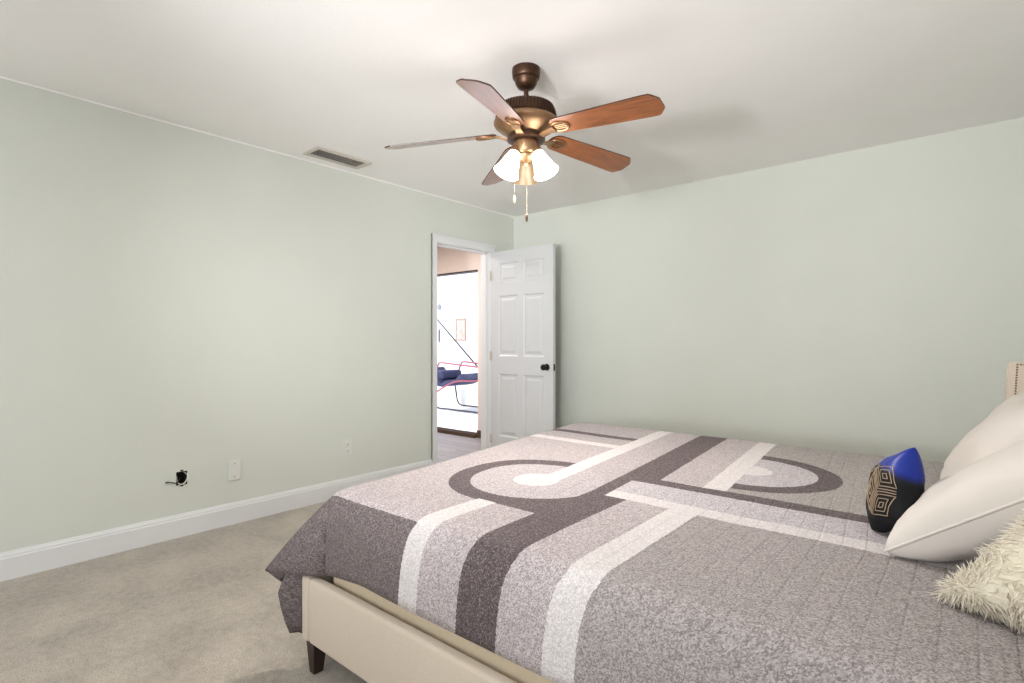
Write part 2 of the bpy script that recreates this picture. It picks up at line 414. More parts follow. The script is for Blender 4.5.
for sg, y in ((-1, yf), (1, yb)):
    mt = Matrix.Translation((.690, y, .93)) @ Matrix.Rotation(PI / 2 if sg < 0 else -PI / 2, 4, 'X')
    k = obj('knob', lathe(bmesh.new(), [(.031, 0), (.031, .004), (.027, .008), (.012, .010), (.011, .03), (.018, .036), (.027, .046), (.029, .055), (.024, .065), (.012, .07)], 28, mt), M['knob'], dr, True, .7)
    if sg < 0: k['label'] = 'dark bronze round knob on the room side'
obj('latch_plate', B((x1 - .001, yf + .006, .90), (x1 + .0015, yb - .006, .96), .0008, 1), M['knob'], dr)
for z in (.22, 1.02, 1.80):
    bm = T([(.005, yf - .006, z - .045), (.005, yf - .006, z + .045)], .006, 10); box(bm, (.006, yf - .002, z - .045), (.03, yf + .0005, z + .045))
    obj('hinge', bm, M['vent'], dr)

# ------------------------------------------------------------------ small fittings on the left wall
def plate(name, y0, y1, z0, z1, d=.007):
    bm = bmesh.new(); box(bm, (0, y0, z0), (d, y1, z1), .003, 2); return bm
t = thing('blank_wall_plate', (0, 1.474, .275), 'plain white blank cover plate low on the left wall', 'wall plate')
obj('cover', plate('c', 1.436, 1.512, .278, .405, .014), M['plate'], t)
for z in (.30, .383):
    obj('screw', lathe(bmesh.new(), [(.004, 0), (.004, .001), (.002, .0015)], 10, Matrix.Translation((.014, 1.474, z)) @ Matrix.Rotation(PI / 2, 4, 'Y')), M['socket'], t)
t = thing('wall_outlet', (0, 2.294, .303), 'white duplex power outlet on the left wall nearest the doorway', 'outlet')
obj('cover', plate('c', 2.258, 2.33, .303, .419, .007), M['plate'], t)
for zc in (.336, .386):
    bm = bmesh.new(); lathe(bm, [(.018, 0), (.018, .002), (.016, .003)], 20, Matrix.Translation((.007, 2.294, zc)) @ Matrix.Rotation(PI / 2, 4, 'Y'))
    s = obj('socket', bm, M['plate'], t)
    bm = bmesh.new(); box(bm, (.0095, 2.286, zc - .002), (.0108, 2.289, zc + .009)); box(bm, (.0095, 2.299, zc - .002), (.0108, 2.302, zc + .009))
    lathe(bm, [(.003, 0), (.003, .001)], 8, Matrix.Translation((.0098, 2.294, zc - .009)) @ Matrix.Rotation(PI / 2, 4, 'Y'))
    obj('slot', bm, M['socket'], s)
t = thing('open_junction_box', (0, 1.177, .305), 'open black junction box with a loose cable, low on the left wall', 'junction box')
bm = bmesh.new(); y0, y1, z0, z1 = JB; e = .002
for a, b in (((-.06, y0 - e, z0 - e), (-.001, y0 + .002, z1 + e)), ((-.06, y1 - .002, z0 - e), (-.001, y1 + e, z1 + e)), ((-.06, y0, z0 - e), (-.001, y1, z0 + .002)),
             ((-.06, y0, z1 - .002), (-.001, y1, z1 + e)), ((-.06, y0, z0), (-.055, y1, z1))): box(bm, a, b)
obj('box', bm, M['black'], t)
for z, dz in ((z0 - .008, 0), (z1 + .002, 0)):
    obj('tab', B((-.004, (y0 + y1) / 2 - .008, z), (.003, (y0 + y1) / 2 + .008, z + .008), .001, 1), M['black'], t)
obj('cable', T(spline([(-.05, 1.165, .35), (-.02, 1.16, .325), (.008, 1.165, .312), (.014, 1.185, .316), (.012, 1.2, .335), (.006, 1.206, .36), (-.03, 1.2, .372)]), .0035, 8), M['cable'], t, True)
c = obj('cable_end', T(spline([(-.04, 1.18, .34), (.006, 1.15, .322), (.014, 1.13, .328), (.012, 1.105, .336), (.014, 1.088, .337)]), [.003] * 24 + [.0045] * 9, 8), M['cable_dark'], t, True)
c['label'] = 'dark stripped end of the cable sticking out to the left'
# ceiling register
t = thing('ceiling_vent', (.22, 2.085, 2.44), 'white louvred air register on the ceiling beside the left wall', 'vent')
bm = bmesh.new(); X0, X1, Y0, Y1 = .125, .315, 1.87, 2.297
for a, b in (((X0, Y0), (X1, Y0 + .028)), ((X0, Y1 - .028), (X1, Y1)), ((X0, Y0 + .028), (X0 + .028, Y1 - .028)), ((X1 - .028, Y0 + .028), (X1, Y1 - .028))):
    box(bm, (a[0], a[1], 2.427), (b[0], b[1], 2.44), .003, 1)
obj('frame', bm, M['vent'], t)
obj('backing', B((X0 + .02, Y0 + .02, 2.4385), (X1 - .02, Y1 - .02, 2.4395)), M['black'], t)
bm = bmesh.new(); yy = Y0 + .034
while yy < Y1 - .034:
    r = bmesh.ops.create_cube(bm, size=1)['verts']
    m = Matrix.Translation(((X0 + X1) / 2 + .012, yy, 2.433)) @ Matrix.Rotation(.6, 4, 'X') @ Matrix.Diagonal((.108, .009, .0015, 1))
    for v in r: v.co = m @ v.co
    yy += .0125
obj('louvres', bm, M['vent'], t)

# ------------------------------------------------------------------ ceiling fan
FX, FY = 1.980, 1.983
fan = thing('ceiling_fan', (FX, FY, 2.44), 'bronze ceiling fan with five wooden blades and a lit three-shade lamp kit', 'ceiling fan')
AC = Matrix.Translation((FX, FY, 0)); AT = Matrix.Translation((FX, FY, -.013))
obj('canopy', lathe(bmesh.new(), [(.066, 2.44), (.067, 2.425), (.064, 2.40), (.060, 2.393), (.055, 2.39), (.05, 2.37), (.04, 2.353), (.025, 2.345), (.015, 2.343)], 40, AC), M['bronze'], fan, True, .7)
obj('downrod', lathe(bmesh.new(), [(.0115, 2.37), (.0115, 2.29)], 20, AT), M['bronze'], fan, True, .7)
mh = obj('motor_housing', lathe(bmesh.new(), [(.02, 2.30), (.022, 2.284), (.05, 2.28), (.10, 2.277), (.124, 2.270), (.133, 2.250), (.139, 2.215), (.147, 2.208), (.152, 2.202), (.153, 2.194), (.148, 2.184),
      (.132, 2.170), (.112, 2.158), (.095, 2.147), (.085, 2.138), (.06, 2.132)], 56, AT), M['bronze_light'], fan, True, .9)
bm = bmesh.new()
lathe(bm, [(.10, 2.2785), (.125, 2.2715), (.1345, 2.250), (.1405, 2.216)], 56, AT, cap=False)
for k in range(56):
    a = 2 * PI * k / 56
    m = AT @ Matrix.Rotation(a, 4, 'Z')
    tube(bm, [m @ Vector(p) for p in ((.110, 0, 2.276), (.126, 0, 2.270), (.1355, 0, 2.250), (.1415, 0, 2.217))], .0042, 6)
vr = obj('vent_ring', bm, M['bronze'], mh, True, .7)
obj('flywheel', lathe(bmesh.new(), [(.085, 2.133), (.09, 2.128), (.09, 2.116), (.08, 2.112), (.05, 2.112)], 40, AT), M['bronze'], fan, True, .7)
obj('switch_housing', lathe(bmesh.new(), [(.05, 2.115), (.058, 2.108), (.060, 2.10), (.060, 2.062), (.055, 2.052), (.045, 2.045)], 40, AT), M['bronze_light'], fan, True, .7)
obj('light_fitter', lathe(bmesh.new(), [(.045, 2.048), (.052, 2.042), (.05, 2.03), (.03, 2.015), (.012, 2.006), (.008, 1.995), (.004, 1.99)], 36, AT), M['bronze_light'], fan, True, .7)

def blade_outline():
    pts = []
    for k in range(9):                      # rounded root
        a = PI / 2 + PI * k / 8
        pts.append((.185 + .045 * math.cos(a), .054 * math.sin(a)))
    pts += [(.40, -.063), (.60, -.070), (.632, -.069), (.642, -.062), (.664, -.036), (.668, -.028), (.668, .028), (.664, .036), (.642, .062), (.632, .069), (.60, .070), (.40, .063)]
    return pts
BZ = 2.157
def blade(k, ang):
    m = AT @ Matrix.Translation((0, 0, BZ)) @ Matrix.Rotation(math.radians(1.4), 4, Vector((.6473, -.7622, 0))) @ Matrix.Rotation(ang, 4, 'Z') @ Matrix.Rotation(math.radians(4.6), 4, 'Y') @ Matrix.Rotation(math.radians(-15), 4, 'X')
    bm = bmesh.new(); uvl = bm.loops.layers.uv.new('UVMap'); o2 = blade_outline()
    lo = [bm.verts.new((x, y, -.003)) for x, y in o2]; hi = [bm.verts.new((x, y, .003)) for x, y in o2]
    f1 = bm.faces.new(lo); f2 = bm.faces.new(hi)
    for i in range(len(o2)):
        j = (i + 1) % len(o2); f = bm.faces.new((lo[i], lo[j], hi[j], hi[i])); f.material_index = 1
    for f in bm.faces:
        for l in f.loops: l[uvl].uv = (l.vert.co.x + k * 1.7, l.vert.co.y)
    for v in bm.verts: v.co = m @ v.co
    b = obj('blade', bm, [M['wood'], M['wood_edge']], fan)
    # bracket: ornate oval under the blade root, and the arm to the flywheel
    bm = bmesh.new(); n = 28; prev = None
    ring = [(Vector((.190 + .044 * math.cos(2 * PI * i / n), .030 * math.sin(2 * PI * i / n), -.0065))) for i in range(n + 1)]
    tube(bm, [m @ p for p in ring], .006, 6)
    for yy in (-.012, 0, .012):
        w = .036 * math.sqrt(1 - (yy / .03) ** 2)
        tube(bm, [m @ Vector((.190 - w, yy, -.0065)), m @ Vector((.190 + w, yy, -.0065))], .0038, 6)
    md = obj('medallion', bm, M['bronze_light'], b, True, .7)
    # arm with a bend
    z = Matrix.Rotation(ang, 4, 'Z')
    for sgn in (-1, 1):
        pass
    bm = bmesh.new()
    path = spline([Vector((.072, 0, 2.122)), Vector((.09, 0, 2.121)), Vector((.115, 0, 2.130)), Vector((.14, 0, 2.134)), Vector((.16, 0, 2.1335))], 5)
    L, Rr = [], []
    rows = []
    for i, p in enumerate(path):
        w = .014 + .009 * abs(2 * i / (len(path) - 1) - 1)
        tw = math.radians(-12) * min(1, i / (len(path) - 1) * 1.3)
        off = Vector((0, math.cos(tw), math.sin(tw)))
        up = Vector((0, -math.sin(tw), math.cos(tw)))
        rows.append([bm.verts.new(AT @ (z @ (p + off * (a * w) + up * (b * .004)))) for a, b in ((-1, -1), (1, -1), (1, 1), (-1, 1))])
    for a, b_ in zip(rows, rows[1:]):
        for i in range(4): bm.faces.new((a[i], a[(i + 1) % 4], b_[(i + 1) % 4], b_[i]))
    bm.faces.new(rows[0]); bm.faces.new(rows[-1])
    obj('blade_arm', bm, M['bronze_light'], fan, True, .6)
for k in range(5): blade(k, math.radians(3 + 72 * k))

for az, lit in ((250, True), (10, True), (130, False)):
    a = math.radians(az); tilt = math.radians(25)
    m = AT @ Matrix.Rotation(a, 4, 'Z') @ Matrix.Translation((.052, 0, 2.066)) @ Matrix.Rotation(-tilt, 4, 'Y')
    obj('lamp_arm', T([AT @ (Matrix.Rotation(a, 4, 'Z') @ Vector(p)) for p in ((.028, 0, 2.045), (.042, 0, 2.058), (.050, 0, 2.068))], .010, 10), M['bronze_light'], fan, True, .7)
    obj('socket_cup', lathe(bmesh.new(), [(.012, .012), (.024, .006), (.027, -.012), (.027, -.02)], 28, m), M['bronze_light'], fan, True, .7)
    pr = [(.024, -.012), (.027, -.025), (.033, -.045), (.040, -.07), (.046, -.095), (.053, -.115), (.061, -.130)]
    pr2 = pr + [(r - .003, z) for r, z in reversed(pr)]
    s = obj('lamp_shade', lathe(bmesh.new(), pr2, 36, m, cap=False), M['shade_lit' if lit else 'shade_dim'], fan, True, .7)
    s['label'] = 'glowing frosted bell glass shade' if lit else 'dimmer cream bell glass shade at the back'
    if lit:
        q_ = m.to_quaternion()
        light('lamp_light', 'AREA', m @ Vector((0, 0, -.118)), q_.to_euler(), 7.3, (1, .955, .92), shape='DISK', size=.09)
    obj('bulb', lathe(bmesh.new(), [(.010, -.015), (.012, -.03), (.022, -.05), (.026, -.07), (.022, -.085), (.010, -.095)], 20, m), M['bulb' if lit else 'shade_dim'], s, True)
def chain(x, y, z0, z1, fob):
    bm = bmesh.new(); z = z0
    while z > z1:
        bmesh.ops.create_icosphere(bm, subdivisions=1, radius=.0013, matrix=Matrix.Translation((x, y, z))); z -= .0046
    tube(bm, [(x, y, z0), (x, y, z1)], .0006, 5)
    c = obj('pull_chain', bm, M['chain'], fan, True)
    obj('fob', lathe(bmesh.new(), [(.002, 0), (.006, -.006), (.006, -.022), (.004, -.034), (.002, -.038)], 14, Matrix.Translation((x, y, z1))), fob, c, True)
chain(FX + .02, FY - .02, 2.03, 1.752, M['bronze'])
chain(FX - .045, FY - .03, 2.06, 1.845, M['chain'])

# ------------------------------------------------------------------ bed
bed = thing('bed', (2.86, 2.0, 0), 'cream upholstered platform bed with dark tapered legs and winged headboard', 'bed')
RZ0, RZ1 = .115, .338
bm = bmesh.new(); box(bm, (1.8325, .965, RZ0), (4.0, 1.005, RZ1), .012, 4); obj('side_rail', bm, M['cream'], bed, True, .6)
bm = bmesh.new(); box(bm, (1.8325, 3.045, RZ0), (4.0, 3.085, RZ1), .012, 4); obj('side_rail', bm, M['cream'], bed, True, .6)
bm = bmesh.new(); box(bm, (1.787, .9645, RZ0 - .001), (1.832, 3.0855, RZ1 + .001), .012, 4); obj('foot_rail', bm, M['cream'], bed, True, .6)
obj('slat_base', B((1.83, 1.006, .20), (3.985, 3.044, .225)), M['darkwood'], bed)
for lx, ly in ((1.80, .975), (1.80, 3.02), (3.93, .975), (3.93, 3.02)):
    bm = bmesh.new(); v = []
    for z, i in ((RZ0 + .004, 0), (0, .012)):
        v.append([bm.verts.new(p) for p in ((lx + i, ly + i * .6, z), (lx + .055 - i, ly + i * .6, z), (lx + .055 - i, ly + .055 - i, z), (lx + i, ly + .055 - i, z))])
    for k in range(4): bm.faces.new((v[0][k], v[0][(k + 1) % 4], v[1][(k + 1) % 4], v[1][k]))
    bm.faces.new(v[0]); bm.faces.new(v[1])
    bmesh.ops.bevel(bm, geom=bm.edges[:], offset=.002, segments=1, affect='EDGES')
    lg = obj('leg', bm, M['darkwood'], bed)
HT = 1.072
bm = bmesh.new(); box(bm, (3.995, .985, .1), (4.07, 3.065, HT), .015, 4); obj('headboard', bm, M['cream'], bed, True, .6)
for ya, yb_, inner in ((3.045, 3.105, 3.045), (.945, 1.005, 1.005)):
    bm = bmesh.new(); outl = [(4.06, .1), (4.06, HT), (3.702, HT), (3.694, HT - .012), (3.685, .80), (3.69, .62), (3.80, .45), (3.87, .35), (3.87, .1)]
    a = [bm.verts.new((x, ya, z)) for x, z in outl]; b = [bm.verts.new((x, yb_, z)) for x, z in outl]
    bm.faces.new(a); bm.faces.new(b)
    for i in range(len(outl)): bm.faces.new((a[i], a[(i + 1) % len(outl)], b[(i + 1) % len(outl)], b[i]))
    bmesh.ops.bevel(bm, geom=bm.edges[:], offset=.007, segments=3, affect='EDGES')
    w = obj('headboard_wing', bm, M['cream'], bed, True, .6)
    bm = bmesh.new(); s = -1 if inner == ya else 1
    
    pts = [(4.03, HT - .010), (3.724, HT - .010), (3.711, .80), (3.715, .64)]
    for p, q in zip(pts, pts[1:]):
        L = math.dist(p, q); k = int(L / .0105)
        for i in range(k):
            f = i / k; x, z = p[0] + (q[0] - p[0]) * f, p[1] + (q[1] - p[1]) * f
            lathe(bm, [(.0036, 0), (.003, .0015), (.0015, .0025)], 8, Matrix.Translation((x, inner, z)) @ Matrix.Rotation(-s * PI / 2, 4, 'X'))
    obj('nailhead_trim', bm, M['nail'], w, True)
mt = obj('mattress', B((1.872, 1.017, .226), (3.985, 3.03, .592), .05, 5), M['mattress'], None, True, .6)
rebase(mt, (2.86, 2.02, .226)); tag(mt, 'thick mattress in cream cover seen as a strip between bed rail and quilt', 'mattress')

# quilt: top, near drape, far drape, foot drape and the gathered corner
YN, YF, XH = 1.03, 3.045, 3.70
def xf(y): return 1.88 - .05 * min(1, max(0, y - 1.03) / .5) - .16 * min(.5, max(0, y - 1.53)) - .125 * max(0, y - 2.03)
def rip(x, y): return .0025 * noise.noise(Vector((x * 3.1, y * 3.1, 1.7))) + .0012 * noise.noise(Vector((x * 9, y * 9, 5)))
def ztop(x, y):
    dx, dn, dfy = x - xf(y), y - YN, YF - y
    return .638 - .006 * math.exp(-max(0, dx) / .02) - .014 * math.exp(-max(0, dn) / .022) - .030 * math.exp(-max(0, dfy) / .035) + rip(x, y)
def shear(x, y): return x + .10 * max(0, y - 1.6)
def zhem(x): return .352 + .030 * min(1, max(0, (x - 1.86) / .25)) + .004 * math.sin(x * 7)
bm = bmesh.new(); uvl = bm.loops.layers.uv.new('UVMap'); UV = {}
def V(p, uv): v = bm.verts.new(p); UV[v] = uv; return v
def grid(rows):
    for a, b in zip(rows, rows[1:]):
        for i in range(len(a) - 1):
            try: bm.faces.new((a[i], a[i + 1], b[i + 1], b[i]))
            except ValueError: pass
ys = [YN + d for d in (0, .008, .018, .03, .045, .065, .09)]
while ys[-1] < YF - .11: ys.append(ys[-1] + .03)
ys += [YF - d for d in (.09, .065, .045, .03, .018, .008, 0)]
fx = [0, .006, .014, .026, .04, .06, .085]; nx = 62
top = []
for y in ys:
    row = []; x_0 = xf(y)
    xs_ = [x_0 + d for d in fx] + [x_0 + .085 + (XH + .22 - x_0 - .085) * k / nx for k in range(1, nx + 1)]
    for x in xs_: row.append(V((x, y, ztop(x, y)), (shear(x, y), y)))
    top.append(row)
grid(top)
def drape(edge, sgn, Y, nq=9):
    rows = [edge]
    for q in range(1, nq + 1):
        f = q / nq; row = []
        for e in edge:
            x, z0 = e.co.x, e.co.z
            zh = zhem(x) if sgn < 0 else .36
            z = z0 + (zh - z0) * f
            out = (.024 * (1 - math.exp(-f * 5)) + .012 * f) * 1.0 + .003 * math.sin(x * 9 + 1) * f
            row.append(V((x + .012 * f * math.exp(-(x - 1.85) / .1), Y + sgn * out, z), (UV[e][0] + .045 * (1 - math.exp(-f * 3.5)), UV[e][1] + sgn * (z0 - z))))
        rows.append(row)
    grid(rows); return [r[0] for r in rows]
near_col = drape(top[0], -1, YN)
far_col = drape(top[-1], 1, YF)
# foot drape
nq = 12; frows = [[r[0] for r in top]]
for q in range(1, nq + 1):
    f = q / nq; row = []
    for e in frows[0]:
        y, z0 = e.co.y, e.co.z; k = math.exp(-(y - YN) / .25)
        zh = .12 + .01 * math.sin(y * 5)
        x = e.co.x - .045 * (1 - math.exp(-f * 4)) - (.035 + .03 * k) * f + .008 * math.sin(y * 8) * f
        z = z0 + (zh - z0) * f
        row.append(V((x, y - .03 * k * f, z), (UV[e][0] - (z0 - z), UV[e][1])))
    frows.append(row)
grid(frows)
foot_col = [r[0] for r in frows]; foot_far = [r[-1] for r in frows]
K = top[0][0].co.copy()
def fan_cols(cols, nq):
    """cols: already made vertex columns (nq+1 long) sharing their first vertex"""
    for a, b in zip(cols, cols[1:]):
        for i in range(nq):
            vs = []
            for v in (a[i], a[i + 1], b[i + 1], b[i]):
                if v not in vs: vs.append(v)
            if len(vs) > 2: bm.faces.new(vs)
def resample(col, n_):
    out = []
    for i in range(n_ + 1):
        t_ = i / n_ * (len(col) - 1); j = min(int(t_), len(col) - 2); f = t_ - j
        out.append(col[j].co.lerp(col[j + 1].co, f))
    return out
NQ = 12
ear = [(1.855, .972, .350), (1.80, .945, .347), (1.74, .917, .346), (1.69, .899, .347), (1.668, .893, .347), (1.672, .905, .340), (1.695, .93, .31), (1.708, .945, .289), (1.70, .938, .275), (1.697, .93, .263),
       (1.700, .938, .21), (1.708, .948, .16), (1.718, .960, .115), (1.735, .985, .115)]
cols = []
first = top[0][0]
nc = resample(near_col, NQ); cols.append([first] + [V(p, (1.87, UV[first][1] - (K.z - p.z))) for p in nc[1:]])
arc, hp = 0.0, Vector(ear[0])
for h in ear:
    h = Vector(h); col = [first]; arc += (h - hp).length; hp = h; DK = (h - K).length
    for i in range(1, NQ + 1):
        f = i / NQ; p = K.lerp(h, f)
        p += Vector((.35, 1, 0)).normalized() * (-.010) * math.sin(PI * f)      # cloth bows outward
        col.append(V(p, (1.86 - arc * f, 1.03 - DK * f)))
    cols.append(col)
cols.append(foot_col)
fan_cols(cols, NQ)
# far corner
Kf = top[-1][0]; fc = resample(far_col, NQ); cc = [[Kf] + [V(p, (1.7, 3.2)) for p in fc[1:]]]
for h in ((xf(YF) - .06, YF + .10, .30), (xf(YF) - .10, YF + .03, .15)):
    cc.append([Kf] + [V(Kf.co.lerp(Vector(h), i / NQ), (1.6, 3.2)) for i in range(1, NQ + 1)])
cc.append(foot_far); fan_cols(cc, NQ)
for f in bm.faces:
    for l in f.loops: l[uvl].uv = UV[l.vert]
bmesh.ops.remove_doubles(bm, verts=bm.verts[:], dist=1e-4)
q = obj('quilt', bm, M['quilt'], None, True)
sol = q.modifiers.new('thickness', 'SOLIDIFY'); sol.thickness = .006; sol.offset = -1
rebase(q, (2.8, 2.0, .6)); tag(q, 'grey quilt with white and charcoal bands and rings draped over the bed', 'quilt')

# ------------------------------------------------------------------ pillows
def cushion(w, h, t, n=36, pinch=.10, wr=.006, seed=0, pw=.42):
    """returns bmesh in local frame: u along x, v along y, thickness along z; UV 0..1 on both faces"""
    bm = bmesh.new(); uvl = bm.loops.layers.uv.new('UVMap'); uvd = {}
    def P(a, b, s):
        x = a * w / 2 * (1 - pinch * (1 - abs(b)) ** 0 * 0 - pinch * (1 - b * b) * abs(a) ** 3)
        y = b * h / 2 * (1 - pinch * (1 - a * a) * abs(b) ** 3)
        k = max(0, (1 - a ** 4) * (1 - b ** 4)) ** pw * (1 - .18 * (a * a + b * b))
        z = s * t / 2 * k
        if wr and k > 0:
            nz = noise.noise(Vector((a * 2.2 + seed, b * 2.2, s * 3 + seed))) + .5 * noise.noise(Vector((a * 5 + seed, b * 5, s * 5)))
            z += s * wr * nz * min(1, k * 2)
        return Vector((x, y, z))
    G = {}
    def sm(i): 
        q_ = -1 + 2 * i / n
        return math.sin(q_ * PI / 2) * .6 + q_ * .4
    for s in (1, -1):
        for i in range(n + 1):
            for j in range(n + 1):
                edge = i in (0, n) or j in (0, n)
                if edge and s == -1: G[s, i, j] = G[1, i, j]; continue
                a, b = sm(i), sm(j); v = bm.verts.new(P(a, b, s)); uvd[v] = ((a + 1) / 2, (b + 1) / 2); G[s, i, j] = v
        for i in range(n):
            for j in range(n):
                bm.faces.new((G[s, i, j], G[s, i + 1, j], G[s, i + 1, j + 1], G[s, i, j + 1]))
    for f in bm.faces:
        for l in f.loops: l[uvl].uv = uvd[l.vert]
    border = [G[1, i, 0].co.copy() for i in range(n + 1)] + [G[1, n, j].co.copy() for j in range(1, n + 1)] + \
             [G[1, i, n].co.copy() for i in range(n - 1, -1, -1)] + [G[1, 0, j].co.copy() for j in range(n - 1, -1, -1)]
    return bm, border
def frame(c, u, v):
    u = Vector(u).normalized(); v = Vector(v); v = (v - u * v.dot(u)).normalized(); n = u.cross(v)
    m = Matrix((u, v, n)).transposed().to_4x4(); m.translation = Vector(c); return m
def xform(bm, m):
    for v in bm.verts:
        v.co = m @ v.co
        v.co.z = max(v.co.z, .6425)          # the underside settles flat on the quilt
        v.co.x = min(v.co.x, 3.985)          # and against the headboard
    return bm
def pillow(name, label, m, w, h, t, seed, **kw):
    bm, bd = cushion(w, h, t, seed=seed, **kw); xform(bm, m)
    low = min(v.co.z for v in bm.verts); base = (m.translation.x, m.translation.y, low)
    r = thing(name, base, label, 'pillow')
    obj('pillow_case', bm, M['pillow'], r, True)
    obj('piping', xform(T([m @ p for p in bd], .0035, 6), Matrix.Identity(4)), M['pillow'], r, True)
    return r
pillow('bed_pillow', 'large white pillow propped upright against the headboard behind the lower white pillow',
       frame((3.652, 2.46, .800), (0.03, 1, 0), (.60, 0, .80)), .84, .46, .165, 3.3, wr=.012)
pillow('bed_pillow', 'white pillow lying slanted in front, its pointed corner on the white quilt band',
       frame((3.70, 1.815, .800), (.28, .96, .0), (.75, -.22, .58)), .62, .50, .21, 8.1, wr=.010, pinch=.04, pw=.34)

# blue accent pillow with embroidered panel
mb = frame((3.423, 1.75, .756), (.5, -.82, .50), (.06, .45, .90))
bw, bh, bt = .19, .20, .10
bm, bd = cushion(bw, bh, bt, seed=2.2, wr=.003, pinch=.08); xform(bm, mb)
r = thing('throw_pillow', (3.40, 1.92, .64), 'small navy velvet throw pillow with painted blue sheen and gold embroidered lines', 'pillow')
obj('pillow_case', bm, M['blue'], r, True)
def on_face(a, b):
    k = max(0, (1 - a ** 4) * (1 - b ** 4)) ** .42 * (1 - .18 * (a * a + b * b))
    x = a * bw / 2 * (1 - .08 * (1 - b * b) * abs(a) ** 3); y = b * bh / 2 * (1 - .08 * (1 - a * a) * abs(b) ** 3)
    nz = noise.noise(Vector((a * 2.2 + 2.2, b * 2.2, 3 + 2.2))) + .5 * noise.noise(Vector((a * 5 + 2.2, b * 5, 5)))
    z = bt / 2 * k + .003 * nz * min(1, k * 2) + .0012
    return mb @ Vector((x, y, z))
bm = bmesh.new()
def stitch(pts):
    out = []
    for p, q_ in zip(pts, pts[1:]):
        for i in range(8): out.append(on_face(p[0] + (q_[0] - p[0]) * i / 8, p[1] + (q_[1] - p[1]) * i / 8))
    out.append(on_face(*pts[-1])); tube(bm, out, .0010, 5)
def clampf(p): return (max(-.9, min(.9, p[0])), max(-.9, min(.9, p[1])))
def star(cx, cy, L):
    """three double spokes with nested lozenges between them"""
    dirs = [Vector((math.cos(math.radians(a)), math.sin(math.radians(a)))) for a in (-12, 108, 228)]
    h = Vector((cx, cy))
    for k in range(3):
        d = dirs[k]; nn = Vector((-d.y, d.x)) * .035
        for sg in (-1, 1): stitch([clampf(h + nn * sg + d * .02), clampf(h + nn * sg + d * L * 1.15)])
        p, p2 = dirs[k], dirs[(k + 1) % 3]; o = h + (p + p2) * .13
        for sc in (1, .62, .25):
            q0 = o + (p + p2) * L * .5 * (1 - sc); e = L * sc
            stitch([clampf(x) for x in (q0, q0 + p * e, q0 + (p + p2) * e, q0 + p2 * e, q0)])
star(.26, -.16, .62)
for k in range(6):                       # tapering stitches rising to the blue
    stitch([(-.75 + k * .17, .48), (-.70 + k * .17, .56 + .05 * (k % 2))])
o = obj('embroidery', bm, M['gold'], r, True); o['label'] = 'gold geometric stitched lines'

# shaggy fur pillow: backing cushion with modelled tufts
mf = frame((3.768, 1.386, .766), (.75, -.66, 0), (.55, .62, .56))
fw, fh, ft = .34, .41, .10
bm, bd = cushion(fw, fh, ft, n=44, seed=5, wr=.008, pinch=.16); xform(bm, mf)
r = thing('fur_pillow', (3.66, 1.30, .64), 'shaggy cream faux fur pillow at the near edge of the pillows', 'pillow')
bm.normal_update(); bmesh.ops.recalc_face_normals(bm, faces=bm.faces[:])
faces = [(f.calc_center_median(), f.normal.copy(), f.calc_area()) for f in bm.faces]
obj('pillow_case', bm, M['fur_base'], r, True)
bm = bmesh.new(); tot = sum(f[2] for f in faces); rnd = random.Random(3)
side = [f for f in faces]
for c_, nrm, ar in side:
    nn = 14000 * ar / tot; cnt = int(nn) + (1 if rnd.random() < nn - int(nn) else 0)
    for _ in range(cnt):
        rad = math.sqrt(ar) * .7
        t1 = nrm.orthogonal().normalized(); t2 = nrm.cross(t1)
        p = c_ + t1 * rnd.uniform(-rad, rad) + t2 * rnd.uniform(-rad, rad)
        fl = Vector((noise.noise(p * 9), noise.noise(p * 9 + Vector((7, 1, 3))), noise.noise(p * 9 + Vector((2, 8, 5))) - .35))
        d = (nrm * .55 + fl * .9 + Vector((rnd.gauss(0, .16), rnd.gauss(0, .16), rnd.gauss(0, .16)))).normalized()
        L = rnd.uniform(.016, .032); w = rnd.uniform(.0009, .0017)
        bend = Vector((rnd.gauss(0, .25), rnd.gauss(0, .25), -.35 + rnd.gauss(0, .2)))
        x = d.orthogonal().normalized(); y = d.cross(x); rings = []
        for s_, ww in ((0, 1), (.5, .85)):
            q_ = p + d * L * s_ + bend * L * .5 * s_ * s_
            if q_.z < .640: q_.z = .640
            rings.append([bm.verts.new(q_ + (x * math.cos(a) + y * math.sin(a)) * w * ww) for a in (0, 2.094, 4.189)])
        q_ = p + d * L + bend * L * .5
        if q_.z < .640: q_.z = .640
        tip = bm.verts.new(q_)
        for k in range(3):
            bm.faces.new((rings[0][k], rings[0][(k + 1) % 3], rings[1][(k + 1) % 3], rings[1][k])); bm.faces.new((rings[1][k], rings[1][(k + 1) % 3], tip))
o = obj('fur', bm, M['fur'], r, True)

# ------------------------------------------------------------------ things on the porch, seen through the doorway
lc = thing('lounge_chair', (-3.1, 6.5, 0), 'folding lounge chair with navy sling and red and black tube frame on the porch', 'chair')
for yy in (6.3, 6.85):
    obj('arm_tube', T(spline([(-3.6, yy, .46), (-3.52, yy, .62), (-3.44, yy, .775), (-3.36, yy, .80), (-3.1, yy, .785), (-2.5, yy, .75), (-2.2, yy, .74)]), .015, 8), M['tube_red'], lc, True)
    if yy < 6.5: obj('cross_tube', T(spline([(-3.85, yy, .05), (-3.7, yy, .17), (-3.45, yy, .31), (-3.2, yy, .43), (-2.95, yy, .50), (-2.6, yy, .52), (-2.2, yy, .55)]), .015, 8), M['tube_red'], lc, True)
    obj('floor_tube', T(spline([(-3.62, yy, .46), (-3.58, yy, .25), (-3.54, yy, .09), (-3.45, yy, .018), (-3.2, yy, .014), (-2.2, yy, .014), (-2.1, yy, .03), (-2.1, yy, .5)]), .014, 8), M['tube_black'], lc, True)
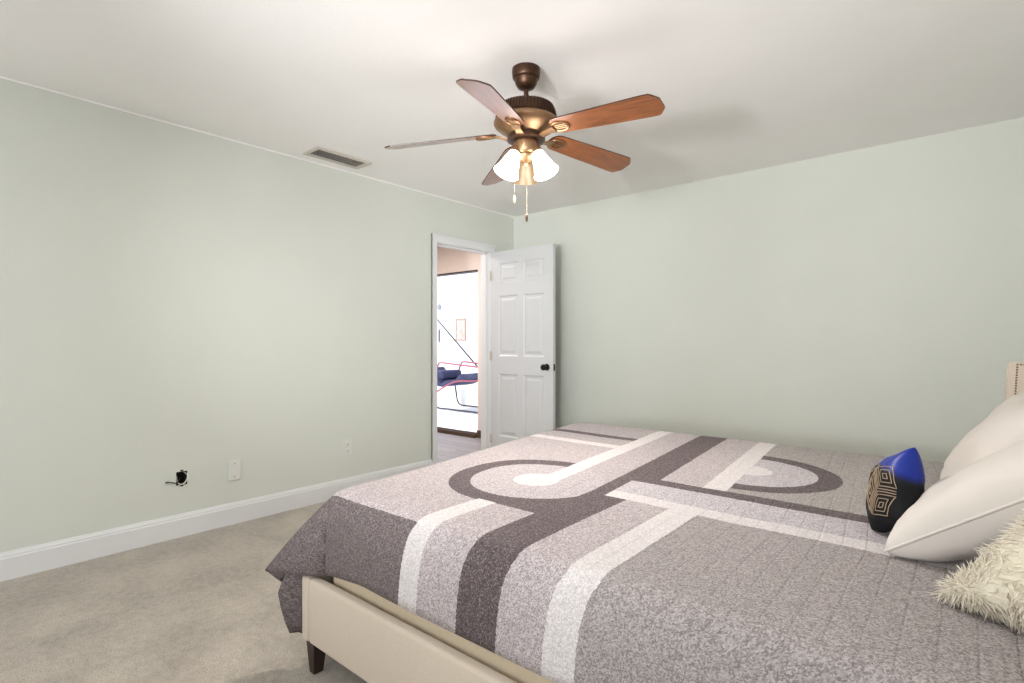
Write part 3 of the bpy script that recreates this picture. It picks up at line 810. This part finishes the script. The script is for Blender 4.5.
bm = bmesh.new(); prof = [(-3.95, .62), (-3.72, .53), (-3.6, .47), (-3.4, .42), (-3.15, .45), (-2.9, .53), (-2.5, .58), (-2.2, .60)]; pp = spline([(x, 0, z) for x, z in prof], 6)
hi = []; lo = []
for i, p in enumerate(pp):
    th = .05 + .03 * math.sin(i * .9)
    hi.append([bm.verts.new((p.x, y, p.z + th + .015 * math.sin(i * 1.3))) for y in (6.3, 6.45, 6.7, 6.85)]); lo.append([bm.verts.new((p.x, y, p.z - .035)) for y in (6.3, 6.45, 6.7, 6.85)])
for g in (hi, lo):
    for a, b in zip(g, g[1:]):
        for k in range(3): bm.faces.new((a[k], a[k + 1], b[k + 1], b[k]))
for k in (0, 3):
    for i in range(len(pp) - 1): bm.faces.new((hi[i][k], hi[i + 1][k], lo[i + 1][k], lo[i][k]))
for i in (0, -1):
    for k in range(3): bm.faces.new((hi[i][k], hi[i][k + 1], lo[i][k + 1], lo[i][k]))
obj('sling', bm, M['navy'], lc, True)
obj('headrest', B((-3.56, 6.33, .50), (-3.38, 6.82, .66), .05, 4), M['navy'], lc, True)
po = obj('leaning_pole', T([(-2.456, 7.15, -.008), (-5.29, 7.15, 2.3)], .014, 10), M['tube_black'], None, True)
rebase(po, (-2.456, 7.15, 0)); tag(po, 'thin dark pole slanting across the porch behind the lounge chair', 'pole')
pf = thing('wall_picture', (-4.835, PY, 1.18), 'small framed beige picture on the white porch wall', 'picture')
bm = bmesh.new()
for a, b in (((-4.99, 1.18), (-4.965, 1.66)), ((-4.705, 1.18), (-4.68, 1.66)), ((-4.965, 1.18), (-4.705, 1.205)), ((-4.965, 1.635), (-4.705, 1.66))): box(bm, (a[0], PY - .025, a[1]), (b[0], PY, b[1]), .003, 1)
obj('frame', bm, plain('tan_wood_frame', rgb(188, 160, 146), .6), pf)
def art():
    n = N('beige_print'); co = n.obj_co(); f = n.noise(co, 14, 3)
    return n.set(n.mix(n.ramp(f, .35, .65), rgb(226, 204, 196), rgb(206, 176, 166)), .7)
obj('print', B((-4.965, PY - .012, 1.205), (-4.705, PY - .004, 1.635)), art(), pf)
wc = thing('wind_chime', (-4.70, 7.45, 2.52), 'thin grey wind chime hanging from the porch ceiling', 'wind chime')
obj('cord', T([(-4.70, 7.45, 2.63), (-4.70, 7.45, 1.42)], .004, 6), plain('grey_cord', rgb(176, 178, 186), .7), wc)
obj('top_disc', lathe(bmesh.new(), [(.02, .03), (.045, .0), (.045, -.07), (.02, -.1)], 16, Matrix.Translation((-4.70, 7.45, 1.90))), plain('grey_disc', rgb(168, 170, 180), .6), wc, True)
obj('striker', lathe(bmesh.new(), [(.01, .14), (.022, .1), (.022, -.1), (.01, -.14)], 12, Matrix.Translation((-4.70, 7.45, 1.28))), plain('grey_striker', rgb(110, 112, 124), .6), wc, True)
jg = obj('white_bucket', lathe(bmesh.new(), [(.055, 0), (.07, .28), (.074, .285), (.074, .30), (.066, .30), (.05, .02)], 24, Matrix.Translation((-3.55, 7.0, -.01))), plain('white_bucket_plastic', rgb(250, 250, 250), .5), None, True, .7)
rebase(jg, (-3.55, 7.0, -.01)); tag(jg, 'small white bucket on the porch floor behind the lounge chair', 'bucket')
